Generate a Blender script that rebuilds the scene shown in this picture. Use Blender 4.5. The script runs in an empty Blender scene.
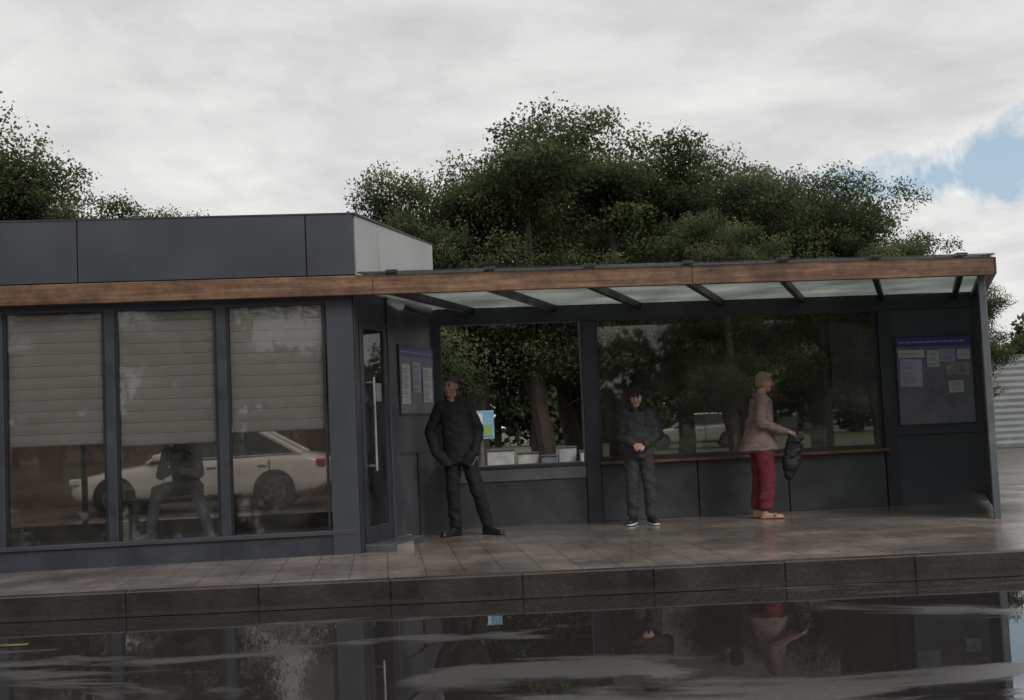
import bpy, bmesh, math, random
import numpy as np
from mathutils import Vector, Matrix, noise
random.seed(4); np.random.seed(4)
scene=bpy.context.scene
COL=scene.collection

# ---------------------------------------------------------------- materials
def nodes_of(name):
    m=bpy.data.materials.new(name); m.use_nodes=True
    nt=m.node_tree; nt.nodes.clear()
    out=nt.nodes.new('ShaderNodeOutputMaterial')
    return m,nt,out
def N(nt,t,**kw):
    n=nt.nodes.new(t)
    for k,v in kw.items():
        if k in n.inputs: n.inputs[k].default_value=v
        else: setattr(n,k,v)
    return n
def ramp(nt,stops,interp='LINEAR'):
    r=nt.nodes.new('ShaderNodeValToRGB'); r.color_ramp.interpolation=interp
    els=r.color_ramp.elements
    while len(els)<len(stops): els.new(0.5)
    for e,(p,c) in zip(els,stops):
        e.position=p
        e.color=(c,c,c,1) if not hasattr(c,'__len__') else (*c,1)
    return r
def mixc(nt,f,a,b,blend='MIX'):
    m=nt.nodes.new('ShaderNodeMix'); m.data_type='RGBA'; m.blend_type=blend
    for s,v in ((0,f),(6,a),(7,b)):
        if isinstance(v,bpy.types.NodeSocket): nt.links.new(v,m.inputs[s])
        else: m.inputs[s].default_value=v if s==0 else (*v,1)
    return m.outputs[2]
def mixf(nt,f,a,b):
    m=nt.nodes.new('ShaderNodeMix'); m.data_type='FLOAT'
    for s,v in ((0,f),(2,a),(3,b)):
        if isinstance(v,bpy.types.NodeSocket): nt.links.new(v,m.inputs[s])
        else: m.inputs[s].default_value=v
    return m.outputs[0]
def pmat(name,color,rough=.5,metal=0,var=.25,scale=3,bump=0,bscale=60,stretch=(1,1,1),rvar=.1,coat=0):
    m,nt,out=nodes_of(name)
    b=N(nt,'ShaderNodeBsdfPrincipled'); nt.links.new(b.outputs[0],out.inputs[0])
    tc=N(nt,'ShaderNodeTexCoord'); mp=N(nt,'ShaderNodeMapping'); mp.inputs['Scale'].default_value=stretch
    nt.links.new(tc.outputs['Object'],mp.inputs[0])
    n=N(nt,'ShaderNodeTexNoise',Scale=scale,Detail=6.0,Roughness=.6); nt.links.new(mp.outputs[0],n.inputs['Vector'])
    r=ramp(nt,[(.3,0.),(.7,1.)]); nt.links.new(n.outputs[0],r.inputs[0])
    lo=tuple(c*(1-var) for c in color); hi=tuple(min(1,c*(1+var)) for c in color)
    nt.links.new(mixc(nt,r.outputs[0],lo,hi),b.inputs['Base Color'])
    nt.links.new(mixf(nt,r.outputs[0],max(.02,rough-rvar),min(1,rough+rvar)),b.inputs['Roughness'])
    b.inputs['Metallic'].default_value=metal
    b.inputs['Coat Weight'].default_value=coat
    if bump:
        n2=N(nt,'ShaderNodeTexNoise',Scale=bscale,Detail=4.0); nt.links.new(mp.outputs[0],n2.inputs['Vector'])
        bp=N(nt,'ShaderNodeBump',Strength=bump,Distance=.02); nt.links.new(n2.outputs[0],bp.inputs['Height'])
        nt.links.new(bp.outputs[0],b.inputs['Normal'])
    return m
def glass_mat(name,tint,refl=.06,haze=.03,hazecol=(.35,.36,.36)):
    m,nt,out=nodes_of(name)
    tr=N(nt,'ShaderNodeBsdfTransparent'); tr.inputs[0].default_value=(*tint,1)
    gl=N(nt,'ShaderNodeBsdfGlossy'); gl.inputs['Roughness'].default_value=.02
    tc=N(nt,'ShaderNodeTexCoord')
    nz=N(nt,'ShaderNodeTexNoise',Scale=.7,Detail=2.0); nt.links.new(tc.outputs['Object'],nz.inputs['Vector'])
    bp=N(nt,'ShaderNodeBump',Strength=.05,Distance=.01); nt.links.new(nz.outputs[0],bp.inputs['Height'])
    nt.links.new(bp.outputs[0],gl.inputs['Normal'])
    df=N(nt,'ShaderNodeBsdfDiffuse'); df.inputs[0].default_value=(*hazecol,1)
    fr=N(nt,'ShaderNodeFresnel',IOR=1.5)
    ad=N(nt,'ShaderNodeMath',operation='ADD'); nt.links.new(fr.outputs[0],ad.inputs[0]); ad.inputs[1].default_value=refl
    mx=N(nt,'ShaderNodeMixShader'); nt.links.new(ad.outputs[0],mx.inputs[0]); nt.links.new(tr.outputs[0],mx.inputs[1]); nt.links.new(gl.outputs[0],mx.inputs[2])
    n2=N(nt,'ShaderNodeTexNoise',Scale=2.5,Detail=6.0); nt.links.new(tc.outputs['Object'],n2.inputs['Vector'])
    r=ramp(nt,[(.35,haze*.3),(.8,haze*2.2)]); nt.links.new(n2.outputs[0],r.inputs[0])
    m2=N(nt,'ShaderNodeMixShader'); nt.links.new(r.outputs[0],m2.inputs[0]); nt.links.new(mx.outputs[0],m2.inputs[1]); nt.links.new(df.outputs[0],m2.inputs[2])
    nt.links.new(m2.outputs[0],out.inputs[0])
    return m

M_panel=pmat('anthracite_panel',(.048,.053,.064),.38,var=.18,scale=1.2,rvar=.08,bump=.02,bscale=4)
M_panel2=pmat('anthracite_panel_low',(.060,.063,.071),.42,var=.40,scale=2.0,rvar=.12)
M_frame=pmat('dark_frame',(.035,.039,.048),.4,var=.25)
M_side=pmat('panel_baked_sky_sheen',(.30,.305,.305),.35,var=.18,scale=1.6)  # roof side: sky reflection painted in as a lighter grey base colour
M_seam=pmat('seam_dark',(.012,.012,.014),.7)
M_black=pmat('black_steel',(.012,.013,.016),.45)
M_white=pmat('white_paint',(.7,.7,.68),.5,var=.05)
M_shutter=pmat('shutter_slat',(.84,.80,.77),.55,var=.12,scale=1.5)
M_inner=pmat('interior_wall',(.24,.19,.16),.8,var=.3)
M_floor=pmat('interior_floor',(.22,.19,.17),.6)
M_blue=pmat('poster_blue',(.05,.06,.25),.4,var=.15)
M_board=pmat('board_grey',(.17,.165,.19),.35,var=.25,scale=4)
M_paper=pmat('paper',(.55,.55,.58),.7,var=.12,scale=9)
M_paper2=pmat('paper_lilac',(.42,.40,.55),.7,var=.15,scale=9)
M_ink=pmat('print_ink',(.22,.22,.27),.7)
M_yel=pmat('worn_yellow_paint',(.17,.115,.035),.5,var=.7,scale=6)
M_metal=pmat('brushed_metal',(.5,.5,.5),.3,metal=.8)
M_glass=glass_mat('kiosk_glass',(.88,.87,.86),refl=.02,haze=.04)
M_glass2=glass_mat('shelter_glass',(.62,.62,.58),refl=.045,haze=.07,hazecol=(.35,.33,.29))
M_glass3=glass_mat('side_glass',(.6,.66,.66),refl=.05,haze=.10)

def wood():
    m,nt,out=nodes_of('weathered_wood')
    b=N(nt,'ShaderNodeBsdfPrincipled'); nt.links.new(b.outputs[0],out.inputs[0])
    tc=N(nt,'ShaderNodeTexCoord'); mp=N(nt,'ShaderNodeMapping'); mp.inputs['Scale'].default_value=(1.2,14,22)
    nt.links.new(tc.outputs['Object'],mp.inputs[0])
    n=N(nt,'ShaderNodeTexNoise',Scale=1.0,Detail=8.0,Roughness=.65,Distortion=.6); nt.links.new(mp.outputs[0],n.inputs['Vector'])
    r=ramp(nt,[(.28,(.07,.036,.020)),(.5,(.17,.088,.046)),(.75,(.33,.19,.105))]); nt.links.new(n.outputs[0],r.inputs[0])
    n3=N(nt,'ShaderNodeTexNoise',Scale=2.6,Detail=6.0,Roughness=.75); nt.links.new(tc.outputs['Object'],n3.inputs['Vector'])
    r3=ramp(nt,[(.32,.30),(.66,1.3)]); nt.links.new(n3.outputs[0],r3.inputs[0])
    nt.links.new(mixc(nt,1.0,r.outputs[0],r3.outputs[0],'MULTIPLY'),b.inputs['Base Color'])
    b.inputs['Roughness'].default_value=.5
    bp=N(nt,'ShaderNodeBump',Strength=.3,Distance=.01); nt.links.new(n.outputs[0],bp.inputs['Height']); nt.links.new(bp.outputs[0],b.inputs['Normal'])
    return m
M_wood=wood()

def canopy_mat():
    m,nt,out=nodes_of('polycarbonate')
    t=N(nt,'ShaderNodeBsdfTranslucent'); d=N(nt,'ShaderNodeBsdfDiffuse')
    tc=N(nt,'ShaderNodeTexCoord'); n=N(nt,'ShaderNodeTexNoise',Scale=1.5,Detail=5.0); nt.links.new(tc.outputs['Object'],n.inputs['Vector'])
    r=ramp(nt,[(.3,(.34,.37,.35)),(.7,(.60,.63,.60))]); nt.links.new(n.outputs[0],r.inputs[0])
    nt.links.new(r.outputs[0],t.inputs[0]); d.inputs[0].default_value=(.4,.4,.4,1)
    mx=N(nt,'ShaderNodeMixShader'); mx.inputs[0].default_value=.25
    nt.links.new(t.outputs[0],mx.inputs[1]); nt.links.new(d.outputs[0],mx.inputs[2]); nt.links.new(mx.outputs[0],out.inputs[0])
    return m
M_canopy=canopy_mat()

def road_mat():
    m,nt,out=nodes_of('wet_asphalt')
    b=N(nt,'ShaderNodeBsdfPrincipled'); nt.links.new(b.outputs[0],out.inputs[0])
    tc=N(nt,'ShaderNodeTexCoord')
    mp=N(nt,'ShaderNodeMapping'); mp.inputs['Scale'].default_value=(.42,1.0,1); mp.inputs['Location'].default_value=(3.1,1.7,0)
    nt.links.new(tc.outputs['Object'],mp.inputs[0])
    n=N(nt,'ShaderNodeTexNoise',Scale=1.0,Detail=9.0,Roughness=.6,Distortion=.5); nt.links.new(mp.outputs[0],n.inputs['Vector'])
    pud=ramp(nt,[(.545,1.),(.60,0.)]); nt.links.new(n.outputs[0],pud.inputs[0])
    g=N(nt,'ShaderNodeTexNoise',Scale=60.0,Detail=5.0,Roughness=.8); nt.links.new(tc.outputs['Object'],g.inputs['Vector'])
    gr=ramp(nt,[(.3,(.045,.042,.042)),(.7,(.12,.113,.112))]); nt.links.new(g.outputs[0],gr.inputs[0])
    nt.links.new(mixc(nt,pud.outputs[0],gr.outputs[0],(.022,.019,.018)),b.inputs['Base Color'])
    n4=N(nt,'ShaderNodeTexNoise',Scale=2.2,Detail=5.0); nt.links.new(mp.outputs[0],n4.inputs['Vector'])
    r4=ramp(nt,[(.35,.10),(.7,.34)]); nt.links.new(n4.outputs[0],r4.inputs[0])
    nt.links.new(mixf(nt,pud.outputs[0],r4.outputs[0],.010),b.inputs['Roughness'])
    b.inputs['IOR'].default_value=1.5
    rp=N(nt,'ShaderNodeTexNoise',Scale=4.0,Detail=3.0); nt.links.new(tc.outputs['Object'],rp.inputs['Vector'])
    b1=N(nt,'ShaderNodeBump',Distance=.004,Strength=.06); nt.links.new(rp.outputs[0],b1.inputs['Height'])
    b2=N(nt,'ShaderNodeBump',Distance=.006); nt.links.new(g.outputs[0],b2.inputs['Height']); nt.links.new(b1.outputs[0],b2.inputs['Normal'])
    nt.links.new(mixf(nt,pud.outputs[0],.25,0.0),b2.inputs['Strength'])
    nt.links.new(b2.outputs[0],b.inputs['Normal'])
    return m
M_road=road_mat()

def pave_mat(name,c1,c2,mortar,rot=0,rough=(.07,.28)):
    m,nt,out=nodes_of(name)
    b=N(nt,'ShaderNodeBsdfPrincipled'); nt.links.new(b.outputs[0],out.inputs[0])
    tc=N(nt,'ShaderNodeTexCoord'); mp=N(nt,'ShaderNodeMapping'); mp.inputs['Rotation'].default_value=(0,0,rot)
    nt.links.new(tc.outputs['Object'],mp.inputs[0])
    br=N(nt,'ShaderNodeTexBrick'); br.offset=0.0
    nt.links.new(mp.outputs[0],br.inputs['Vector'])
    br.inputs['Scale'].default_value=1; br.inputs['Brick Width'].default_value=.3; br.inputs['Row Height'].default_value=.3
    br.inputs['Mortar Size'].default_value=.008; br.inputs['Mortar Smooth'].default_value=.5
    br.inputs['Color1'].default_value=(*c1,1); br.inputs['Color2'].default_value=(*c2,1); br.inputs['Mortar'].default_value=(*mortar,1)
    n=N(nt,'ShaderNodeTexNoise',Scale=.9,Detail=10.0,Roughness=.72); nt.links.new(tc.outputs['Object'],n.inputs['Vector'])
    r=ramp(nt,[(.3,.45),(.7,1.45)]); nt.links.new(n.outputs[0],r.inputs[0])
    nt.links.new(mixc(nt,1.0,br.outputs[0],r.outputs[0],'MULTIPLY'),b.inputs['Base Color'])
    r2=ramp(nt,[(.35,rough[0]),(.65,rough[1])]); nt.links.new(n.outputs[0],r2.inputs[0]); nt.links.new(r2.outputs[0],b.inputs['Roughness'])
    g=N(nt,'ShaderNodeTexNoise',Scale=22.0,Detail=4.0); nt.links.new(tc.outputs['Object'],g.inputs['Vector'])
    ad=N(nt,'ShaderNodeMath',operation='MULTIPLY_ADD'); nt.links.new(br.outputs['Fac'],ad.inputs[0]); ad.inputs[1].default_value=-.6; nt.links.new(g.outputs[0],ad.inputs[2])
    bp=N(nt,'ShaderNodeBump',Strength=.22,Distance=.005); nt.links.new(ad.outputs[0],bp.inputs['Height']); nt.links.new(bp.outputs[0],b.inputs['Normal'])
    return m
M_pave=pave_mat('wet_paving',(.225,.190,.168),(.180,.152,.136),(.105,.088,.078),rot=-.11)
M_kerb=pmat('dark_kerb_stone',(.034,.028,.027),.30,var=.5,scale=2.2,bump=.3,bscale=30)
M_gutter=pmat('dark_gutter',(.032,.025,.024),.10,var=.4,scale=2.5,bump=.1)
M_lot=pmat('lot_asphalt',(.13,.11,.10),.35,var=.35,scale=.6,bump=.2)

def ground_mat():
    m,nt,out=nodes_of('grass_ground')
    b=N(nt,'ShaderNodeBsdfPrincipled'); nt.links.new(b.outputs[0],out.inputs[0])
    tc=N(nt,'ShaderNodeTexCoord'); n=N(nt,'ShaderNodeTexNoise',Scale=.25,Detail=9.0,Roughness=.7); nt.links.new(tc.outputs['Object'],n.inputs['Vector'])
    r=ramp(nt,[(.35,(.04,.055,.022)),(.55,(.06,.07,.035)),(.7,(.10,.085,.06))]); nt.links.new(n.outputs[0],r.inputs[0]); nt.links.new(r.outputs[0],b.inputs['Base Color'])
    b.inputs['Roughness'].default_value=.9
    return m
M_ground=ground_mat()
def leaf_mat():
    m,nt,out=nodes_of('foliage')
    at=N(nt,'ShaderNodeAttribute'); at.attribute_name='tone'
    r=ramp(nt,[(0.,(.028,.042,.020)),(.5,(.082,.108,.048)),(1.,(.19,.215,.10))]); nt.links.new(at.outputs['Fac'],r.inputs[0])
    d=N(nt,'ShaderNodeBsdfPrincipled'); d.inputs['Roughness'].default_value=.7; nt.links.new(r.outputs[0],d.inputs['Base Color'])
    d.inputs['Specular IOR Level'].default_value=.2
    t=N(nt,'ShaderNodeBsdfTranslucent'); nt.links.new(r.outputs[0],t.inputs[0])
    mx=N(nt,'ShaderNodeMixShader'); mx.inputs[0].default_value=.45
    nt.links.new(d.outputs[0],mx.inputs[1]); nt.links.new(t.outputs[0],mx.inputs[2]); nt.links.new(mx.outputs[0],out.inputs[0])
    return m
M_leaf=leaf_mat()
M_bark=pmat('bark',(.07,.055,.042),.9,var=.4,scale=8,bump=.5,bscale=25,stretch=(1,1,.3))

# ---------------------------------------------------------------- helpers
def empty(name,mat=Matrix()):
    e=bpy.data.objects.new(name,None); e.empty_display_size=.2; COL.objects.link(e); e.matrix_world=mat; return e
def mesh_obj(name,verts,faces,mats,parent=None,smooth=False,idx=None):
    me=bpy.data.meshes.new(name); me.from_pydata([tuple(v) for v in verts],[],faces)
    for m in (mats if isinstance(mats,(list,tuple)) else [mats]): me.materials.append(m)
    if idx is not None: me.polygons.foreach_set('material_index',idx)
    if smooth: me.polygons.foreach_set('use_smooth',[True]*len(me.polygons))
    me.update()
    o=bpy.data.objects.new(name,me); COL.objects.link(o)
    if parent is not None: o.parent=parent
    return o
def fixn(o):
    bm=bmesh.new(); bm.from_mesh(o.data); bmesh.ops.recalc_face_normals(bm,faces=bm.faces); bm.to_mesh(o.data); bm.free()
def bevel(o,w,seg=1):
    if w:
        b=o.modifiers.new('b','BEVEL'); b.width=w; b.segments=seg; b.limit_method='ANGLE'
def box(name,x0,x1,y0,y1,z0,z1,mat,parent=None,bev=0.004):
    v=[(x,y,z) for z in (z0,z1) for y in (y0,y1) for x in (x0,x1)]
    f=[(0,2,3,1),(4,5,7,6),(0,1,5,4),(2,6,7,3),(0,4,6,2),(1,3,7,5)]
    o=mesh_obj(name,v,f,mat,parent); bevel(o,bev); return o
def prism(name,pts,z0,z1,mat,parent=None,bev=0.0):
    n=len(pts); v=[(x,y,z0) for x,y in pts]+[(x,y,z1) for x,y in pts]
    f=[tuple(range(n))[::-1],tuple(range(n,2*n))]+[(i,(i+1)%n,n+(i+1)%n,n+i) for i in range(n)]
    o=mesh_obj(name,v,f,mat,parent); fixn(o); bevel(o,bev); return o
def slab(name,p0,p1,t0,t1,z0,z1,mat,parent=None,bev=0.003):
    p0=Vector(p0); p1=Vector(p1); d=(p1-p0).normalized(); n=Vector((d.y,-d.x))
    pts=[p0+n*t0,p1+n*t0,p1+n*t1,p0+n*t1]
    return prism(name,[(p.x,p.y) for p in pts],z0,z1,mat,parent,bev)
def tube(name,p0,p1,r,mat,parent=None,seg=10,r1=None):
    p0=Vector(p0); p1=Vector(p1); r1=r if r1 is None else r1
    d=(p1-p0).normalized(); a=d.orthogonal().normalized(); b=d.cross(a)
    v=[];f=[]
    for p,rr in ((p0,r),(p1,r1)):
        for i in range(seg):
            t=2*math.pi*i/seg; v.append(p+(a*math.cos(t)+b*math.sin(t))*rr)
    f=[(i,(i+1)%seg,seg+(i+1)%seg,seg+i) for i in range(seg)]+[tuple(range(seg))[::-1],tuple(range(seg,2*seg))]
    o=mesh_obj(name,v,f,mat,parent); fixn(o); return o

# ---------------------------------------------------------------- camera
P=math.atan(75/1200); RHO=.044
cam=bpy.data.cameras.new('camera'); co=bpy.data.objects.new('camera',cam); COL.objects.link(co)
fw=Vector((0,math.cos(P),math.sin(P))); rt=Vector((1,0,0)); up=Vector((0,-math.sin(P),math.cos(P)))
r2=rt*math.cos(RHO)-up*math.sin(RHO); u2=rt*math.sin(RHO)+up*math.cos(RHO)
co.matrix_world=Matrix(((r2.x,u2.x,-fw.x,0),(r2.y,u2.y,-fw.y,0),(r2.z,u2.z,-fw.z,1.28),(0,0,0,1)))
cam.sensor_width=36; cam.lens=36*1200/1024; cam.clip_end=2000; cam.clip_start=.05
scene.camera=co

# ---------------------------------------------------------------- world
w=bpy.data.worlds.new('World'); scene.world=w; w.use_nodes=True; nt=w.node_tree; nt.nodes.clear()
out=N(nt,'ShaderNodeOutputWorld')
sky=N(nt,'ShaderNodeTexSky'); sky.sky_type='NISHITA'; sky.sun_disc=False; sky.sun_elevation=math.radians(48); sky.sun_rotation=math.radians(140)
tc=N(nt,'ShaderNodeTexCoord'); sep=N(nt,'ShaderNodeSeparateXYZ'); nt.links.new(tc.outputs['Generated'],sep.inputs[0])
def mth(op,a,b=None,c=None):
    n=N(nt,'ShaderNodeMath',operation=op)
    for i,v in enumerate((a,b,c)):
        if v is None: continue
        if isinstance(v,bpy.types.NodeSocket): nt.links.new(v,n.inputs[i])
        else: n.inputs[i].default_value=v
    return n.outputs[0]
zz=mth('ADD',mth('MAXIMUM',sep.outputs[2],0.),.16)
cx=mth('DIVIDE',sep.outputs[0],zz); cy=mth('DIVIDE',sep.outputs[1],zz)
cmb=N(nt,'ShaderNodeCombineXYZ'); nt.links.new(cx,cmb.inputs[0]); nt.links.new(cy,cmb.inputs[1])
n1=N(nt,'ShaderNodeTexNoise',Scale=1.2,Detail=10.0,Roughness=.58,Distortion=.6); nt.links.new(cmb.outputs[0],n1.inputs['Vector'])
c1=ramp(nt,[(.30,(.46,.463,.472)),(.44,(.53,.53,.53)),(.56,(.60,.60,.592)),(.72,(.70,.70,.69))]); nt.links.new(n1.outputs[0],c1.inputs[0])
n2=N(nt,'ShaderNodeTexNoise',Scale=4.0,Detail=8.0,Roughness=.62,Distortion=.4); nt.links.new(cmb.outputs[0],n2.inputs['Vector'])
c2=ramp(nt,[(.3,.90),(.7,1.09)]); nt.links.new(n2.outputs[0],c2.inputs[0])
cloud=mixc(nt,1.0,c1.outputs[0],c2.outputs[0],'MULTIPLY')
hz=ramp(nt,[(0.,1.06),(.22,1.03),(.4,.98),(.7,1.22)]); nt.links.new(sep.outputs[2],hz.inputs[0])
cloud=mixc(nt,1.0,cloud,hz.outputs[0],'MULTIPLY')
nb=N(nt,'ShaderNodeTexNoise',Scale=9.0,Detail=8.0,Roughness=.62,Distortion=.5); nt.links.new(tc.outputs['Generated'],nb.inputs['Vector'])
dz=mth('MULTIPLY',mth('SUBTRACT',sep.outputs[2],mth('MULTIPLY_ADD',sep.outputs[0],.08,.150)),34.); dx=mth('MULTIPLY',mth('SUBTRACT',sep.outputs[0],.34),4.)
dy=mth('MULTIPLY',mth('SUBTRACT',sep.outputs[1],.91),2.)
dd=mth('SQRT',mth('ADD',mth('ADD',mth('MULTIPLY',dz,dz),mth('MULTIPLY',dx,dx)),mth('MULTIPLY',dy,dy)))
dd=mth('ADD',dd,mth('MULTIPLY',mth('SUBTRACT',nb.outputs[0],.5),6.0))
gap=ramp(nt,[(.2,.95),(.9,0.)]); nt.links.new(dd,gap.inputs[0])
skc=mixc(nt,1.0,sky.outputs[0],(.08,.08,.08),'MULTIPLY')
skc=mixc(nt,.5,skc,(.42,.54,.64))
fin=mixc(nt,gap.outputs[0],cloud,skc)
bg=N(nt,'ShaderNodeBackground'); nt.links.new(fin,bg.inputs[0]); bg.inputs[1].default_value=1.27
nt.links.new(bg.outputs[0],out.inputs[0])
sun=bpy.data.lights.new('sun','SUN'); sun.energy=1.5; sun.angle=math.radians(25); sun.color=(1,.96,.9)
so=bpy.data.objects.new('sun',sun); COL.objects.link(so)
sd=Vector((.55,-.75,.80)).normalized(); so.rotation_euler=sd.to_track_quat('Z','Y').to_euler()
scene.view_settings.view_transform='Standard'; scene.view_settings.look='None'; scene.view_settings.exposure=0

# ---------------------------------------------------------------- ground
def sheet(name,x0,x1,y0,y1,z,mat,s0=0,s1=0):
    return mesh_obj(name,[(x0,y0+s0*x0,z),(x1,y0+s0*x1,z),(x1,y1+s1*x1,z),(x0,y1+s1*x0,z)],[(0,1,2,3)],mat)
sheet('ground',-600,600,-600,600,-.012,M_ground)
sheet('road',-120,120,-7,9.2,0,M_road,0,.016)
sheet('parking_lot',-60,60,16.0,34,0.0,M_lot)
KS=.016
prism('pavement',[(-60,9.33-60*KS),(60,9.33+60*KS),(60,17.6),(-60,17.6)],-.05,.15,M_pave)
ke=empty('kerb')
x=-30.0; i=0
while x<30:
    L=1.0; j=random.uniform(-.004,.004)
    prism('kerb_stone_%d'%i,[(x+.001,9.19+j+x*KS),(x+L-.001,9.19+j+(x+L)*KS),(x+L-.001,9.325+(x+L)*KS),(x+.001,9.325+x*KS)],-.04,.152+j*.4,M_kerb,ke,.010)
    x+=L;i+=1
sheet('gutter',-60,60,8.92,9.19,.004,M_gutter,KS,KS)
mk=empty('road_marking')
mesh_obj('yellow_line',[(-9,7.74,.004),(-3.2,7.82,.004),(-3.22,7.90,.004),(-9,7.81,.004)],[(0,1,2,3)],M_yel,mk)
prism('opposite_pavement',[(-60,-12),(60,-12),(60,-7),(-60,-7)],-.05,.15,M_pave)

# ---------------------------------------------------------------- pavilion frame
TH=math.radians(6.28)
FR=Matrix.Translation((0,11.45,.15))@Matrix.Rotation(TH,4,'Z')
K=empty('kiosk_building',FR); S=empty('bus_stop_shelter',FR)
KL=-8.4
A=(-1.5,0.0); Bp=(-.65,2.12)
def onside(t,off=0):
    a=Vector(A); b=Vector(Bp); d=(b-a); n=Vector((d.y,-d.x)).normalized()
    p=a+d*t+n*off; return (p.x,p.y)
box('front_plinth',KL,-1.52,-.02,.10,-.03,.20,M_frame,K,.01)
box('front_sill',KL,-1.55,-.045,.0,.185,.225,M_panel,K,.004)
box('front_head',KL,-1.52,-.02,.12,2.34,2.62,M_frame,K)
for i,u in enumerate((-6.75,-5.74,-4.72,-3.73,-2.72)):
    box('mullion_%d'%i,u-.045,u+.045,-.03,.09,.2,2.36,M_frame,K,.008)
box('corner_pier',-1.75,-1.50,-.04,.12,-.03,2.5,M_panel,K,.008)
gx=[-8.3,-6.75,-5.74,-4.72,-3.73,-2.72,-1.72]
for i in range(len(gx)-1):
    box('window_pane_%d'%i,gx[i]+.04,gx[i+1]-.04,.012,.02,.2,2.36,M_glass,K,0)
    for (a,b) in ((gx[i]+.045,gx[i]+.07),(gx[i+1]-.07,gx[i+1]-.045)):
        box('inner_frame_%d'%i,a,b,-.012,.05,.22,2.34,M_black,K,0)
sv=[];sf=[]
def ribs(u0,u1,z0,z1,v,pitch=.105):
    z=z0
    while z<z1-.01:
        b=len(sv)
        zt=min(z+pitch,z1)
        prof=[(v+.012,z),(v,z+.010),(v-.003,z+(zt-z)*.5),(v+.002,zt-.008),(v+.012,zt)]
        for (vv,zz) in prof: sv.append((u0,vv,zz)); sv.append((u1,vv,zz))
        for k in range(4): sf.append((b+2*k,b+2*k+1,b+2*k+3,b+2*k+2))
        z+=pitch
for i in range(len(gx)-1):
    ribs(gx[i]+.075,gx[i+1]-.075,1.10+(.02 if i%2 else -.01)+(.05 if i==5 else 0),2.34,.055)
mesh_obj('roller_blinds',sv,sf,M_shutter,K)
BV=3.05
box('floor',KL,-1.0,.1,BV,-.02,.05,M_floor,K,0)
prism('ceiling',[(KL,.12),(-1.5,.12),(-.68,2.12),(-.4,BV+.12),(KL,BV+.12)],2.45,2.595,M_inner,K)
box('back_wall_low',KL,-.6,BV,BV+.12,-.02,.20,M_inner,K,0)
box('back_wall_top',KL,-.6,BV,BV+.12,1.75,2.45,M_inner,K,0)
box('back_wall_left',KL,-6.8,BV+.001,BV+.119,.2,1.75,M_inner,K,0)
box('back_wall_right',-1.15,-.6,BV+.001,BV+.119,.2,1.75,M_inner,K,0)
box('back_post',-4.75,-4.70,BV+.01,BV+.1,.2,1.75,M_frame,K,0)
box('back_window',-6.8,-1.15,BV+.05,BV+.06,.2,1.75,glass_mat('back_glass',(.68,.65,.62),refl=.0,haze=.05,hazecol=(.2,.17,.15)),K,0)
box('left_end_wall',KL-.1,KL,-.02,BV+.12,-.03,2.6,M_panel,K)
box('bench_seat',-4.2,-2.9,2.35,2.8,.44,.48,M_wood,K,.006)
for i,u in enumerate((-4.1,-3.0)): box('bench_leg_%d'%i,u,u+.05,2.42,2.75,.05,.44,M_black,K,0)
rb=[(KL-.1,-.03),(-1.47,-.03),(-.65,2.02),(KL-.1,2.02)]
prism('roof_core',rb,2.60,3.17,M_seam,K)
cut=[KL-.1,-6.05,-3.99,-1.91,-1.46]
for i in range(4):
    box('roof_fascia_%d'%i,cut[i]+.005,cut[i+1]-.005,-.055,-.028,2.61,3.185,M_panel,K,.003)
prism('roof_cap',[(KL-.12,-.06),(-1.44,-.06),(-.62,2.04),(KL-.12,2.04)],3.185,3.20,M_frame,K)
for i,(t0,t1) in enumerate(((0.0,.25),(.255,.965))):
    slab('roof_side_panel_%d'%i,onside(t0,.03),onside(t1,.03),0,.025,2.61,3.185,M_side,K)
slab('side_corner_post',onside(-.005),onside(.035),-.06,.02,-.03,2.5,M_frame,K)
slab('door_post',onside(.36),onside(.45),-.06,.03,-.03,2.5,M_panel,K,.006)
slab('door_head',onside(.035),onside(.36),-.05,.01,2.2,2.5,M_frame,K)
slab('door_frame_bottom',onside(.05),onside(.35),-.03,.02,.03,.22,M_frame,K)
slab('door_frame_top',onside(.05),onside(.35),-.03,.02,2.12,2.2,M_frame,K)
slab('door_stile_a',onside(.05),onside(.085),-.03,.021,.05,2.18,M_frame,K)
slab('door_stile_b',onside(.315),onside(.35),-.03,.021,.05,2.18,M_frame,K)
slab('door_pane',onside(.085),onside(.315),-.006,0,.2,2.14,M_glass,K,0)
a=onside(.13,.07); tube('door_handle',(a[0],a[1],.75),(a[0],a[1],1.65),.013,M_metal,K)
for z in (.8,1.6): tube('handle_stub',(a[0],a[1],z),(*onside(.13,0),z),.01,M_metal,K)
slab('door_notice',onside(.22),onside(.28),.004,.008,1.42,1.60,M_board,K,0)
slab('door_step',onside(.02),onside(.42),.02,.28,-.03,.07,M_panel2,K,.01)
slab('side_panel',onside(.45),onside(1.0),-.05,0,-.03,2.5,M_panel2,K)
slab('side_panel_trim',onside(.45),onside(1.0),0,.015,.88,.92,M_frame,K)
slab('side_panel_trim_b',onside(.70),onside(.715),0,.008,.0,.88,M_seam,K,0)
box('inner_partition',-1.0,-.9,2.12,BV,-.02,2.45,M_inner,K,0)

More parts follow.
